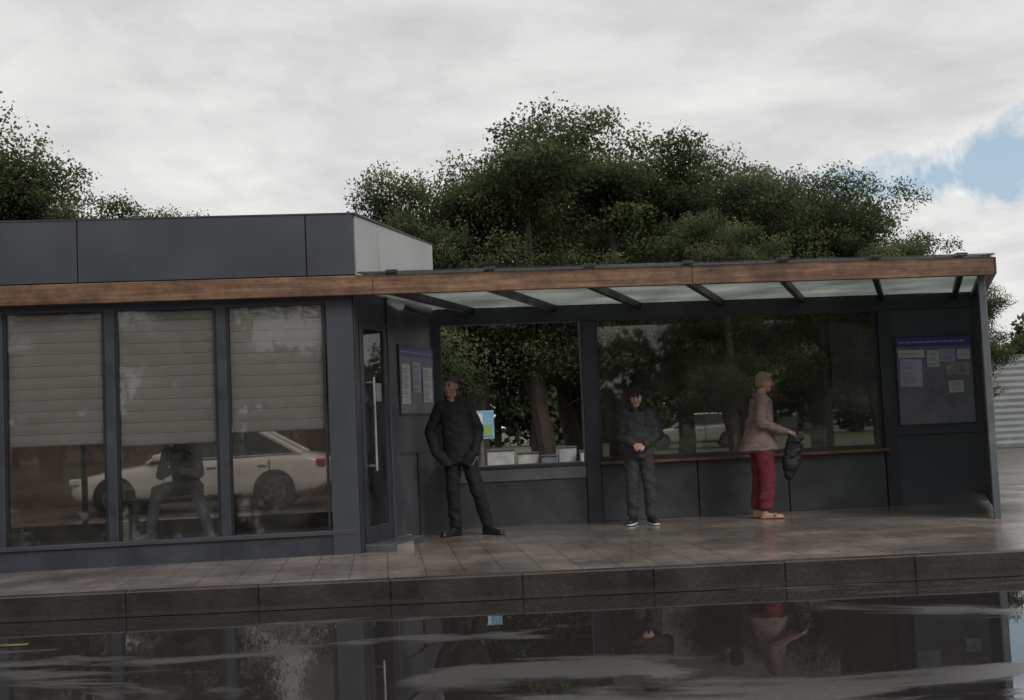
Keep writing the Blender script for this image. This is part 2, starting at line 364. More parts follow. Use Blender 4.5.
# ---------------- shelter
WV=2.12
box('header_beam',-.66,5.80,WV,WV+.10,2.28,2.47,M_frame,S,.006)
def post(n,u0,u1,v0=WV-.03,v1=WV+.13,z1=2.28): box(n,u0,u1,v0,v1,-.03,z1,M_frame,S,.008)
post('post_a',-.67,-.57); post('post_b',1.02,1.19); post('post_c',4.56,4.70)
box('low_wall_bay',-.57,1.02,WV+.01,WV+.10,-.02,.50,M_panel2,S,.003)
box('bay_ledge_face',-.57,1.02,WV-.015,WV+.12,.50,.64,pmat('ledge_grey',(.15,.15,.145),.5,var=.3),S,.006)
box('bay_ledge_top',-.57,1.02,WV-.03,WV+.30,.64,.68,M_panel,S,.006)
cuts=[1.19,2.31,3.38,4.56]
for i in range(3):
    box('low_panel_%d'%i,cuts[i]+.006,cuts[i+1]-.006,WV,WV+.03,.0,.63,M_panel2,S,.004)
box('low_wall_core',1.19,4.56,WV+.03,WV+.10,-.02,.63,M_seam,S,0)
box('wood_sill',1.17,4.57,WV-.11,WV+.10,.635,.672,M_wood,S,.006)
box('window_bottom_rail',1.19,4.56,WV+.02,WV+.08,.672,.72,M_frame,S,.003)
box('window_left_rail',1.19,1.225,WV+.02,WV+.08,.72,2.28,M_frame,S,.003)
box('window_right_rail',4.525,4.56,WV+.02,WV+.08,.72,2.28,M_frame,S,.003)
box('shelter_window',1.22,4.53,WV+.045,WV+.055,.71,2.285,M_glass2,S,0)
box('end_panel',4.70,5.78,WV,WV+.09,-.02,2.28,M_panel,S,.004)
box('end_panel_seam',4.70,5.78,WV-.004,WV,.80,.812,M_seam,S,0)
Rf=Vector((4.74,-.04)); Rb=Vector((5.78,WV+.05))
def onr(t): 
    p=Rf+(Rb-Rf)*t; return (p.x,p.y)
slab('right_front_post',onr(0),onr(.045),-.035,.035,-.03,2.45,pmat('post_grey',(.12,.13,.14),.4),S,.006)
slab('right_back_post',onr(.97),onr(1.01),-.05,.05,-.03,2.45,M_frame,S,.006)
slab('right_glass',onr(.045),onr(.97),-.005,.005,.1,2.4,M_glass3,S,0)
slab('right_top_rail',onr(.04),onr(.97),-.025,.025,2.38,2.45,M_frame,S)
slab('right_mid_rail',onr(.04),onr(.97),-.02,.02,.08,.13,M_frame,S)
cf,cb=-.12,2.35
sl=(Bp[0]-A[0])/(Bp[1]-A[1]); sr=(Rb.x-Rf.x)/(Rb.y-Rf.y)
prism('canopy_sheet',[(-1.5+sl*cf+.02,cf),(4.77,cf),(4.77+sr*(cb-cf),cb),(-1.5+sl*cb+.05,cb)],2.475,2.485,M_canopy,S)
for i,u in enumerate((-1.12,-.20,.76,1.72,2.66,3.60,4.48)):
    s=sl+(sr-sl)*(u+1.5)/6.3
    prism('rafter_%d'%i,[(u-.03,cf+.002),(u+.03,cf+.002),(u+.03+s*(cb-cf),cb-.01),(u-.03+s*(cb-cf),cb-.01)],2.40,2.473,M_black,S)
    box('rafter_cap_%d'%i,u-.055,u+.055,-.20,-.02,2.598,2.63,M_black,S,.006)
prism('glass_edge',[(-1.44,-.22),(4.80,-.22),(4.84,.0),(-1.36,.0)],2.60,2.612,M_glass3,S)
xs=[KL-.2,-5.2,-1.3,1.75,4.80]
for i in range(4):
    box('wood_fascia_%d'%i,xs[i]+.001,xs[i+1]-.001,-.185,-.13,2.40,2.585,M_wood,S,.006)
slab('wood_fascia_end',(4.80,-.13),(4.80+sr*2.4,-.13+2.4),-.0,.05,2.42,2.585,M_wood,S,.006)
tube('lamp_arm',(-1.1,.25,2.36),(-.75,.9,2.28),.02,M_black,S)
tube('lamp_head',(-1.14,.18,2.37),(-1.04,.34,2.34),.035,M_white,S,r1=.05)

# ---------------- notice boards
def board(mat,W,H,header,papers):
    e=empty('notice_board',mat)
    box('backing',0,W,-.012,0,0,H,M_board,e,.003)
    box('frame_top',-.012,W+.012,-.02,.0,H,H+.014,M_frame,e,0); box('frame_bottom',-.012,W+.012,-.02,0,-.014,0,M_frame,e,0)
    box('frame_l',-.014,0,-.02,0,0,H,M_frame,e,0); box('frame_r',W,W+.014,-.02,0,0,H,M_frame,e,0)
    box('header',.0,W,-.015,-.012,H-header,H-.004,M_blue,e,0)
    rnd=random.Random(7)
    x=.04;k=0
    while x<W-.12:
        wd=rnd.uniform(.02,.06)
        box('header_print_%d'%k,x,x+wd,-.017,-.015,H-header*.60,H-header*.45,M_paper2,e,0); x+=wd+.015;k+=1
    for j,(x0,x1,z0,z1,m) in enumerate(papers):
        tl=rnd.uniform(-.012,.012)
        V=[(x0,-.0165-.0012*(j%3),z0+tl),(x1,-.0165-.0012*(j%3),z0),(x1+tl*.5,-.0165-.0012*(j%3),z1),(x0+tl*.5,-.0165-.0012*(j%3),z1+tl)]
        mesh_obj('paper_%d'%j,V,[(0,1,2,3)],m,e)
        z=z1-.03;k=0
        while z>z0+.02:
            if rnd.random()<.75: box('print_%d_%d'%(j,k),x0+.015,x0+(x1-x0)*rnd.uniform(.5,.9),-.0195-.0012*(j%3),-.0175-.0012*(j%3),z-.006,z,M_ink,e,0)
            z-=.02;k+=1
    return e
board(FR@Matrix.Translation((4.76,WV-.002,.93)),.93,1.02,.11,[
 (.03,.30,.44,.76,M_paper2),(.02,.34,.78,.87,M_paper),(.37,.52,.66,.86,M_paper),(.53,.72,.72,.87,M_paper2),
 (.60,.88,.56,.71,pmat('photo_sheet',(.30,.27,.24),.5,var=.6,scale=14)),(.62,.80,.36,.50,M_paper),(.74,.90,.74,.86,M_paper)])
sa=math.atan2(Bp[1]-A[1],Bp[0]-A[0])
p=onside(.50,.002)
board(FR@Matrix.Translation((p[0],p[1],1.30))@Matrix.Rotation(sa,4,'Z'),1.05,.70,.10,[
 (.05,.30,.10,.52,M_paper),(.36,.62,.22,.54,M_paper2),(.68,.98,.12,.50,M_paper)])

# ---------------------------------------------------------------- trees
def tubes_poly(path,radii,seg,V,F):
    b=len(V)
    for i,(p,r) in enumerate(zip(path,radii)):
        d=(path[min(i+1,len(path)-1)]-path[max(i-1,0)]).normalized()
        a=d.orthogonal().normalized() if abs(d.z)<.95 else Vector((1,0,0)); a=(a-d*a.dot(d)).normalized(); c=d.cross(a)
        for k in range(seg):
            t=2*math.pi*k/seg; V.append(tuple(p+(a*math.cos(t)+c*math.sin(t))*r))
    for i in range(len(path)-1):
        for k in range(seg):
            F.append((b+i*seg+k,b+i*seg+(k+1)%seg,b+(i+1)*seg+(k+1)%seg,b+(i+1)*seg+k))
def leaves(centers,size,rs):
    n=len(centers); 
    a=rs.normal(size=(n,3)); a/=np.linalg.norm(a,axis=1)[:,None]
    b=rs.normal(size=(n,3)); b=np.cross(a,b); b/=np.linalg.norm(b,axis=1)[:,None]
    s=(size*rs.uniform(.6,1.35,n))[:,None]
    return np.stack([centers-a*s,centers-b*s*.6,centers+a*s,centers+b*s*.6],1).reshape(-1,3)
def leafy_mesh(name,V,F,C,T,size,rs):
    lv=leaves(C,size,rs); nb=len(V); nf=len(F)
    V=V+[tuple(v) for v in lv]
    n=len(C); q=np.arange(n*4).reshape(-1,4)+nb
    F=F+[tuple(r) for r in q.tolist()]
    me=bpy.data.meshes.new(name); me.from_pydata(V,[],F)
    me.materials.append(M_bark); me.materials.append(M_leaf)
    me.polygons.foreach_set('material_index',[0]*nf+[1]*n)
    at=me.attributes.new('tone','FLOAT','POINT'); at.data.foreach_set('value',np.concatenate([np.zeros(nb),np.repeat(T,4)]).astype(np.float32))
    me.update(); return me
def tree_mesh(seed,H=8.,R=2.6,low=2.2,nl=56000,size=.038):
    rd=random.Random(seed); rs=np.random.RandomState(seed)
    V=[];F=[]; clumps=[]
    nst=rd.choice((1,2,2))
    for s in range(nst):
        base=Vector((rd.uniform(-.2,.2)*s,rd.uniform(-.2,.2)*s,-.1)); lean=Vector((rd.uniform(-.12,.12),rd.uniform(-.12,.12),1))
        pts=[base+Vector((lean.x*z,lean.y*z,z))+Vector((rd.uniform(-.08,.08),rd.uniform(-.08,.08),0)) for z in np.linspace(0,H*.8,9)]
        tubes_poly(pts,[.20*(1-i/9.5)+.02 for i in range(9)],8,V,F)
        for k in range(14):
            f=rd.uniform(.25,.95); i=min(7,int(f*8)); st=pts[i].lerp(pts[i+1],f*8-i)
            ang=rd.uniform(0,2*math.pi); el=rd.uniform(.15,.9)
            ln=R*rd.uniform(.5,1.15)*(1.05-.5*f)
            d=Vector((math.cos(ang)*math.cos(el),math.sin(ang)*math.cos(el),math.sin(el)))
            q=[st]; 
            for j in range(4):
                d=(d+Vector((rd.uniform(-.25,.25),rd.uniform(-.25,.25),rd.uniform(-.15,.22)))).normalized(); q.append(q[-1]+d*ln/4)
            tubes_poly(q,[.07*(1-f*.5),.055,.04,.025,.012],5,V,F)
            for j in (2,3,4):
                clumps.append((q[j]+Vector((rd.uniform(-.3,.3),rd.uniform(-.3,.3),rd.uniform(-.2,.3))),rd.uniform(.4,.75)))
                for _ in range(2):
                    if rd.random()<.55:
                        e=q[j]+Vector((rd.uniform(-.8,.8),rd.uniform(-.8,.8),rd.uniform(-.6,.5)))
                        tubes_poly([q[j],e],[.02,.006],4,V,F); clumps.append((e,rd.uniform(.25,.5)))
    for k in range(12):
        a=rd.uniform(0,6.28); rr=R*rd.uniform(.4,.95)
        clumps.append((Vector((math.cos(a)*rr,math.sin(a)*rr,rd.uniform(low,low+H*.25))),rd.uniform(.4,.8)))
    for k in range(7): clumps.append((Vector((rd.uniform(-1.0,1.0),rd.uniform(-1.0,1.0),H*rd.uniform(.76,.9))),rd.uniform(.35,.6)))
    tot=sum(c[1]**2 for c in clumps); C=[];T=[]
    for c,r in clumps:
        n=int(nl*r*r/tot)
        d=rs.normal(size=(n,3)); d/=np.linalg.norm(d,axis=1)[:,None]
        rad=r*rs.uniform(0,1,n)**.42*(1+.3*np.sin(d[:,0]*5+c.x*3)*np.cos(d[:,2]*4))
        pos=np.array(c)+d*rad[:,None]*np.array([1.15,1.15,.72])
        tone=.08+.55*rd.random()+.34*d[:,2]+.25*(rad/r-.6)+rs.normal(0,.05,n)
        C.append(pos);T.append(tone)
    C=np.concatenate(C);T=np.clip(np.concatenate(T),0,1)
    keep=C[:,2]>low*.75+.25*np.sin(C[:,0]*2)
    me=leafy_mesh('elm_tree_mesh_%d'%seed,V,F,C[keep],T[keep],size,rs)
    me['h']=float(np.percentile(C[:,2],99.7)); return me
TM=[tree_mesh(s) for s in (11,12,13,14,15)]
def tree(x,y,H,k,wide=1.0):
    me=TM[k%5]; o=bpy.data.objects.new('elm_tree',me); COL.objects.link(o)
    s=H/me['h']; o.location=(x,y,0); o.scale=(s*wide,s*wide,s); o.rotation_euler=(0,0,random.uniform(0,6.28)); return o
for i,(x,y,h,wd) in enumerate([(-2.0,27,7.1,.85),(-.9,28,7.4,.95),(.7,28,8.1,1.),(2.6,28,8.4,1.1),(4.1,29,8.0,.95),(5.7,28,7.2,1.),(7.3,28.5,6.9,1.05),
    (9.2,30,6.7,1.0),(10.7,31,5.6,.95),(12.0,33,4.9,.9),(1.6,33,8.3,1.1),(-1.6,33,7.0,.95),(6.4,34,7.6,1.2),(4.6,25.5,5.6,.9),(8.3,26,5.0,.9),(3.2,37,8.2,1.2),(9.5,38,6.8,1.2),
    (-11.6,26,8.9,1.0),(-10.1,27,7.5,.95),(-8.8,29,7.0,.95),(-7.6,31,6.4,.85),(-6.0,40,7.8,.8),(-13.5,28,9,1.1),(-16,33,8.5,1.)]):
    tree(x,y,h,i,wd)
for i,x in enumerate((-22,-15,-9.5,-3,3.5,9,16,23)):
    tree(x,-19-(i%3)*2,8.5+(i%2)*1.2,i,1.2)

def tree_line(name,x0,x1,y,h,n,size,seed):
    rs=np.random.RandomState(seed); V=[];F=[];C=[];T=[]
    x=x0
    while x<x1:
        hh=h*rs.uniform(.7,1.15); r=rs.uniform(2.,3.5)
        tubes_poly([Vector((x,y,-.2)),Vector((x+.2,y,hh*.5)),Vector((x,y,hh*.8))],[.25,.15,.05],5,V,F)
        for k in range(9):
            c=np.array([x+rs.uniform(-r,r)*.8,y+rs.uniform(-2,2),rs.uniform(.12,.85)*hh]); rr=rs.uniform(.9,1.7)
            d=rs.normal(size=(n,3)); d/=np.linalg.norm(d,axis=1)[:,None]
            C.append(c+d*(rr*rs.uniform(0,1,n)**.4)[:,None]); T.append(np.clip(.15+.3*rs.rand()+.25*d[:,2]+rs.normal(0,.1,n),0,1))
        x+=rs.uniform(2.0,3.0)
    C=np.concatenate(C);T=np.concatenate(T); k=C[:,2]>0
    me=leafy_mesh(name,V,F,C[k],T[k],size,rs); o=bpy.data.objects.new(name,me); COL.objects.link(o)
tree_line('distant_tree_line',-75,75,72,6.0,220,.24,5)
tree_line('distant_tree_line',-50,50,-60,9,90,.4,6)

# ---------------------------------------------------------------- background things
fe=empty('corrugated_metal_fence')
M_fence=pmat('galvanised_sheet',(.20,.215,.225),.55,metal=.1,var=.2,scale=1.5)
V=[];F=[]
zz_=0.05;k=0
while zz_<2.75:
    V+= [(13.1,34,zz_),(40,37,zz_),(13.1,33.98,zz_+.09),(40,36.98,zz_+.09)]; b=4*k
    F.append((b,b+1,b+3,b+2))
    if k: F.append((b-2,b-1,b+1,b))
    zz_+=.18;k+=1
mesh_obj('fence_sheets',V,F,M_fence,fe)
for i in range(10):
    x=13.2+i*2.7; y=34+(x-13.1)*3/26.9
    box('fence_post_%d'%i,x-.05,x+.05,y-.12,y-.06,0,2.85,M_fence,fe,0)
be=empty('brick_wall')
def brick():
    m,nt,out=nodes_of('red_brick'); b=N(nt,'ShaderNodeBsdfPrincipled'); nt.links.new(b.outputs[0],out.inputs[0])
    tc=N(nt,'ShaderNodeTexCoord'); mp=N(nt,'ShaderNodeMapping'); mp.inputs['Rotation'].default_value=(math.pi/2,0,0); nt.links.new(tc.outputs['Object'],mp.inputs[0])
    br=N(nt,'ShaderNodeTexBrick'); nt.links.new(mp.outputs[0],br.inputs['Vector']); br.inputs['Scale'].default_value=1
    br.inputs['Brick Width'].default_value=.26; br.inputs['Row Height'].default_value=.085; br.inputs['Mortar Size'].default_value=.008
    br.inputs['Color1'].default_value=(.10,.045,.036,1); br.inputs['Color2'].default_value=(.07,.036,.032,1); br.inputs['Mortar'].default_value=(.09,.08,.075,1)
    nt.links.new(br.outputs[0],b.inputs['Base Color']); b.inputs['Roughness'].default_value=.85; return m
box('wall_body',-14.5,-3.6,24.5,24.75,0,1.75,brick(),be,0); box('wall_coping',-14.55,-3.55,24.44,24.81,1.75,1.83,M_panel2,be,.01)
for i,(x,w_,h) in enumerate(((-.55,.50,.80),(.02,.40,.72),(.46,.30,.66),(.80,.34,.80),(1.2,.4,.72),(-1.2,.45,.85))):
    e=empty('concrete_block'); y=22.5+.4*(i%2)
    box('block',x,x+w_,y,y+.5,0,h,pmat('whitewashed_concrete_%d'%i,[(.30,.31,.31),(.36,.35,.33),(.10,.12,.15),(.26,.27,.29),(.33,.32,.30),(.2,.2,.2)][i],.7,var=.4,scale=4,bump=.3,bscale=20),e,.012)
    box('block_foot',x-.04,x+w_+.04,y-.05,y+.55,0,.1,M_panel2,e,.01)
    box('block_cap',x-.015,x+w_+.015,y-.015,y+.515,h,h+.03,M_panel2,e,.005)
sg=empty('advertising_sign')
box('sign_post',-.50,-.46,17.0,17.04,.15,1.1,M_metal,sg,0)
box('sign_face',-.64,-.30,16.96,16.99,1.1,1.5,pmat('sign_cyan',(.22,.42,.58),.4,var=.1),sg,.005)
box('sign_white',-.61,-.46,16.953,16.96,1.2,1.46,M_white,sg,0); box('sign_green',-.44,-.33,16.953,16.96,1.14,1.3,pmat('sign_green',(.25,.36,.1),.4),sg,0)
ue=empty('lamp_post'); tube('pole',(-1.62,33,0),(-1.62,33,4.5),.06,M_metal,ue,r1=.045); tube('arm',(-1.62,33,4.5),(-.9,32.6,4.8),.04,M_metal,ue); box('lamp_head',-.95,-.5,32.5,32.7,4.75,4.85,M_metal,ue,.02)

# ---------------------------------------------------------------- cars
M_tyre=pmat('tyre',(.015,.015,.015),.8); M_carglass=pmat('car_glass',(.02,.025,.03),.08,var=.1)
M_rim=pmat('alloy_rim',(.22,.22,.23),.35,metal=.7)
M_tail=pmat('tail_lamp',(.35,.02,.02),.2); M_head=pmat('head_lamp',(.6,.62,.65),.1)
def car(loc,yaw,paint):
    e=empty('parked_car',Matrix.Translation(loc)@Matrix.Rotation(yaw,4,'Z'))
    st=[(-2.2,.62,.38,.58),(-2.1,.78,.24,.66),(-1.75,.86,.2,.74),(-1.2,.885,.2,.82),(-.7,.89,.2,.90),(.2,.89,.2,.93),(1.1,.89,.2,.95),(1.6,.88,.2,.97),(2.0,.85,.24,.95),(2.2,.76,.34,.88),(2.24,.6,.45,.8)]
    V=[];F=[]
    for (x,w_,zl,zb) in st:
        half=[(w_*.85,zl),(w_*.985,zl+.1),(w_,zl+(zb-zl)*.45),(w_*.985,zb-.10),(w_*.93,zb-.02),(w_*.6,zb+.02)]
        ring=[(x,-a,b) for a,b in half]+[(x,a,b) for a,b in half[::-1]]
        V+=ring
    n=12
    for i in range(len(st)-1):
        for k in range(n): F.append((i*n+k,i*n+(k+1)%n,(i+1)*n+(k+1)%n,(i+1)*n+k))
    F.append(tuple(range(n))); F.append(tuple(range((len(st)-1)*n,len(st)*n))[::-1])
    o=mesh_obj('body_shell',V,F,paint,e,True); fixn(o); s=o.modifiers.new('s','SUBSURF'); s.levels=2; s.render_levels=2
    V=[(-.85,-.78,.88),(1.80,-.76,.94),(1.80,.76,.94),(-.85,.78,.88),(-.05,-.62,1.385),(1.02,-.60,1.385),(1.02,.60,1.385),(-.05,.62,1.385)]
    o=mesh_obj('greenhouse',V,[(0,1,5,4),(1,2,6,5),(2,3,7,6),(3,0,4,7),(4,5,6,7)],M_carglass,e); fixn(o); bevel(o,.03,2)
    V=[(-.12,-.63,1.37),(1.06,-.61,1.37),(1.06,.61,1.37),(-.12,.63,1.37),(.05,-.5,1.44),(.85,-.48,1.44),(.85,.48,1.44),(.05,.5,1.44)]
    o=mesh_obj('roof',V,[(0,1,5,4),(1,2,6,5),(2,3,7,6),(3,0,4,7),(4,5,6,7),(3,2,1,0)],paint,e,True); fixn(o); bevel(o,.03,2)
    for s in (-1,1):
        for nm,p0,p1,r in (('a_pillar',(-.85,s*.79,.89),(-.07,s*.63,1.39),.028),('b_pillar',(.42,s*.80,.93),(.42,s*.64,1.39),.03),('c_pillar',(1.78,s*.77,.95),(1.02,s*.61,1.39),.05),('belt',(-.8,s*.80,.925),(1.75,s*.78,.955),.014)):
            tube(nm,p0,p1,r,M_black if nm=='b_pillar' else (M_metal if nm=='belt' else paint),e)
        for x in (-1.38,1.32):
            tube('wheel_arch',(x,s*.80,.34),(x,s*.892,.34),.36,M_black,e,24)
            tube('tyre',(x,s*.70,.32),(x,s*.905,.32),.32,M_tyre,e,28)
            tube('rim',(x,s*.86,.32),(x,s*.912,.32),.20,M_rim,e,20)
            tube('hub',(x,s*.9,.32),(x,s*.925,.32),.05,M_black,e,10)
            for k in range(5):
                t=2*math.pi*(k+.5)/5; tube('rim_gap',(x+.125*math.cos(t),s*.905,.32+.125*math.sin(t)),(x+.125*math.cos(t),s*.9155,.32+.125*math.sin(t)),.05,M_black,e,8)
        for x in (-.55,.42,1.25): box('door_seam',x-.006,x+.006,s*.885-.012,s*.885+.012,.32,.88,M_black,e,0)
        box('mirror',-.72,-.55,min(s*.85,s*1.0),max(s*.85,s*1.0),.92,1.04,paint,e,.03)
        for x in (.18,1.05): box('door_handle',x,x+.16,min(s*.87,s*.905),max(s*.87,s*.905),.76,.79,M_metal,e,.005)
        box('tail_lamp',2.02,2.2,min(s*.55,s*.815),max(s*.55,s*.815),.70,.85,M_tail,e,.03)
        box('head_lamp',-2.16,-1.95,min(s*.5,s*.81),max(s*.5,s*.81),.56,.68,M_head,e,.03)
    return e
M_silver=pmat('car_paint_white',(.62,.62,.61),.3,var=.04,coat=.5)
M_lgrey=pmat('car_paint_silver',(.36,.37,.38),.3,var=.04,coat=.5)
car((-5.60,21.6,0.0),math.radians(5),M_silver)
car((7.4,50,0),math.radians(-4),M_lgrey)

# ---------------------------------------------------------------- people
_ico=None
def ico():
    global _ico
    if _ico is None:
        bm=bmesh.new(); bmesh.ops.create_icosphere(bm,subdivisions=3,radius=1); _ico=np.array([v.co[:] for v in bm.verts]); bm.free()
    return _ico
class Fig:
    def __init__(s): s.p=[]; s.mats=[]
    def mi(s,m):
        if m not in s.mats: s.mats.append(m)
        return s.mats.index(m)
    def h(s,c1,r1,c2,r2,m):
        f=lambda r:(r,r,r) if not hasattr(r,'__len__') else r
        s.p.append((np.array(c1,float),np.array(f(r1),float),np.array(c2,float),np.array(f(r2),float),s.mi(m)))
    def e(s,c,r,m): s.h(c,r,c,r,m)
    def chain(s,pts,rs,m):
        for i in range(len(pts)-1): s.h(pts[i],rs[i],pts[i+1],rs[i+1],m)
    def build(s,name,voxel,cloth,M,parent):
        V=[];F=[]
        sp=ico()
        for c1,r1,c2,r2,_ in s.p:
            same=np.allclose(c1,c2) 
            pts=sp*r1+c1 if same else np.concatenate([sp*r1+c1,sp*r2+c2])
            bm=bmesh.new(); vs=[bm.verts.new(p) for p in pts]
            bmesh.ops.convex_hull(bm,input=vs)
            bmesh.ops.delete(bm,geom=[v for v in bm.verts if not v.link_faces],context='VERTS')
            bm.verts.index_update(); b=len(V)
            V+=[v.co[:] for v in bm.verts]; F+=[tuple(v.index+b for v in f.verts) for f in bm.faces]; bm.free()
        me=bpy.data.meshes.new('tmp'); me.from_pydata(V,[],F); o=bpy.data.objects.new('tmp',me); COL.objects.link(o)
        rm=o.modifiers.new('r','REMESH'); rm.mode='VOXEL'; rm.voxel_size=voxel
        sm=o.modifiers.new('s','SMOOTH'); sm.factor=.5; sm.iterations=2
        dg=bpy.context.evaluated_depsgraph_get(); ev=o.evaluated_get(dg); nm=bpy.data.meshes.new_from_object(ev)
        bpy.data.objects.remove(o)
        n=len(nm.vertices); co_=np.zeros(n*3); nm.vertices.foreach_get('co',co_); co_=co_.reshape(-1,3)
        best=np.full(n,1e9); bi=np.zeros(n,int)
        for c1,r1,c2,r2,m in s.p:
            a=c2-c1; L2=a.dot(a)
            t=np.clip(((co_-c1)@a)/L2,0,1)[:,None] if L2>1e-12 else np.zeros((n,1))
            c=c1+a*t; r=r1+(r2-r1)*t; q=(co_-c)/r; k=np.linalg.norm(q,axis=1); d=k*(k-1)/np.maximum(np.linalg.norm(q/r,axis=1),1e-9)
            u=d<best; best[u]=d[u]; bi[u]=m
        nr=np.zeros(n*3); nm.vertices.foreach_get('normal',nr); nr=nr.reshape(-1,3)
        cl=np.array([cloth.get(i,0.) for i in range(len(s.mats))])[bi]
        dis=np.zeros(n)
        for i in range(n):
            if cl[i]>0:
                x,y,z=co_[i]
                f=noise.noise(Vector((x*7+3,y*7,z*15+x*9)))+.5*noise.noise(Vector((x*16,y*16,z*34+5)))
                dis[i]=cl[i]*f
        co_=co_+nr*dis[:,None]
        nm.vertices.foreach_set('co',co_.reshape(-1))
        for m in s.mats: nm.materials.append(m)
        npoly=len(nm.polygons); fi=[bi[p.vertices[0]] for p in nm.polygons]
        nm.polygons.foreach_set('material_index',fi); nm.polygons.foreach_set('use_smooth',[True]*npoly); nm.update()
        o=bpy.data.objects.new(name,nm); COL.objects.link(o); o.parent=parent
        return o
def rotz(v,a,c=(0,0,0)):
    x,y=v[0]-c[0],v[1]-c[1]; return (c[0]+x*math.cos(a)-y*math.sin(a),c[1]+x*math.sin(a)+y*math.cos(a),v[2])
def head(F,c,yaw,skin,hair,eye,lip,style='short',s=1.0,pitch=0):
    def T(p):
        x,y,z=[k*s for k in p]
        y,z=y*math.cos(pitch)-z*math.sin(pitch),y*math.sin(pitch)+z*math.cos(pitch)
        x,y=x*math.cos(yaw)-y*math.sin(yaw),x*math.sin(yaw)+y*math.cos(yaw)
        return (c[0]+x,c[1]+y,c[2]+z)
    def R(r): 
        a=abs(math.cos(yaw)); b=abs(math.sin(yaw)); rx=math.hypot(r[0]*a,r[1]*b); ry=math.hypot(r[0]*b,r[1]*a)
        return (rx*s,ry*s,r[2]*s)
    F.h(T((0,.012,.025)),R((.073,.088,.085)),T((0,-.012,.0)),R((.066,.076,.075)),skin)
    F.h(T((0,-.012,-.03)),R((.060,.07,.05)),T((0,-.05,-.085)),R((.030,.028,.022)),skin)
    F.h(T((0,-.088,.012)),R((.008,.008,.010)),T((0,-.102,-.020)),R((.014,.012,.010)),skin)
    for sx in (-1,1):
        F.e(T((sx*.074,.012,-.005)),R((.010,.018,.030)),skin)
        F.e(T((sx*.029,-.082,.012)),R((.012,.008,.006)),eye)
        F.e(T((sx*.030,-.085,.032)),R((.018,.007,.005)),hair)
        F.e(T((sx*.038,-.058,-.022)),R((.024,.024,.024)),skin)
    F.e(T((0,-.083,-.052)),R((.022,.010,.006)),lip)
    if style=='short':
        F.h(T((0,.024,.050)),R((.080,.087,.074)),T((0,.036,.0)),R((.079,.076,.06)),hair)
    elif style=='bob':
        F.h(T((0,.018,.048)),R((.088,.096,.081)),T((0,.040,-.025)),R((.080,.070,.05)),hair)
        F.h(T((0,-.03,.085)),R((.066,.050,.026)),T((0,.03,.10)),R((.06,.06,.033)),hair)
    elif style=='fringe':
        F.h(T((0,.018,.045)),R((.090,.098,.085)),T((0,.035,-.04)),R((.086,.075,.06)),hair)
        F.e(T((0,-.055,.065)),R((.07,.045,.03)),hair)
    return T,R
def hand(F,w,d,n,skin,curl=.5,s=1.0,side=1):
    w=Vector(w); d=Vector(d).normalized(); n=Vector(n); n=(n-d*n.dot(d)).normalized(); l=d.cross(n)*side
    lens=(.066,.074,.069,.054)
    for i in range(4):
        o=(i-1.5)*.0205
        k0=w+d*.015*s+l*o*.55*s; k1=w+d*(.085-.004*abs(i-1.2))*s+l*o*s
        F.h(tuple(k0),.0135*s,tuple(k1),.0112*s,skin)
        p=k1; a=curl*.5; L=lens[i]*s
        for j,(fr,r) in enumerate(((.45,.0092),(.31,.0084),(.24,.0075))):
            dd=(d*math.cos(a)+n*math.sin(a)+l*(i-1.5)*.09).normalized(); q=p+dd*L*fr
            F.h(tuple(p),(r+.0007)*s,tuple(q),r*s,skin); p=q; a+=curl*.75
    t0=w+d*.02*s-l*.022*s; t1=t0+(d*.6-l*.75+n*.25).normalized()*.038*s; t2=t1+(d*.85-l*.3+n*.4).normalized()*.03*s; t3=t2+(d*.9+n*.35).normalized()*.024*s
    F.chain([tuple(t0),tuple(t1),tuple(t2),tuple(t3)],[.014*s,.011*s,.010*s,.008*s],skin)
def shoe(F,a,yaw,m,sole,L=.26):
    def q(y,x=0): p=rotz((a[0]+x,a[1]+y,0),yaw,(a[0],a[1],0)); return p[0],p[1]
    b0=q(.045);b1=q(-.06);b2=q(-.17*L/.26)
    F.h((*b0,.055),(.038,.038,.045),(*b1,.05),(.040,.040,.042),m)
    F.h((*b1,.052),(.040,.040,.040),(*b2,.038),(.038,.038,.026),m)
    F.h((*b0,.014),(.041,.041,.014),(*b2,.014),(.043,.043,.013),sole)
def skinm(n,c): return pmat(n,c,.5,var=.08,scale=10)
M_eye=pmat('eye_dark',(.02,.015,.012),.3); M_lip=pmat('lips',(.25,.09,.08),.5); 
def fabric(n,c,r=.85): return pmat(n,c,r,var=.28,scale=7,bump=.35,bscale=140)

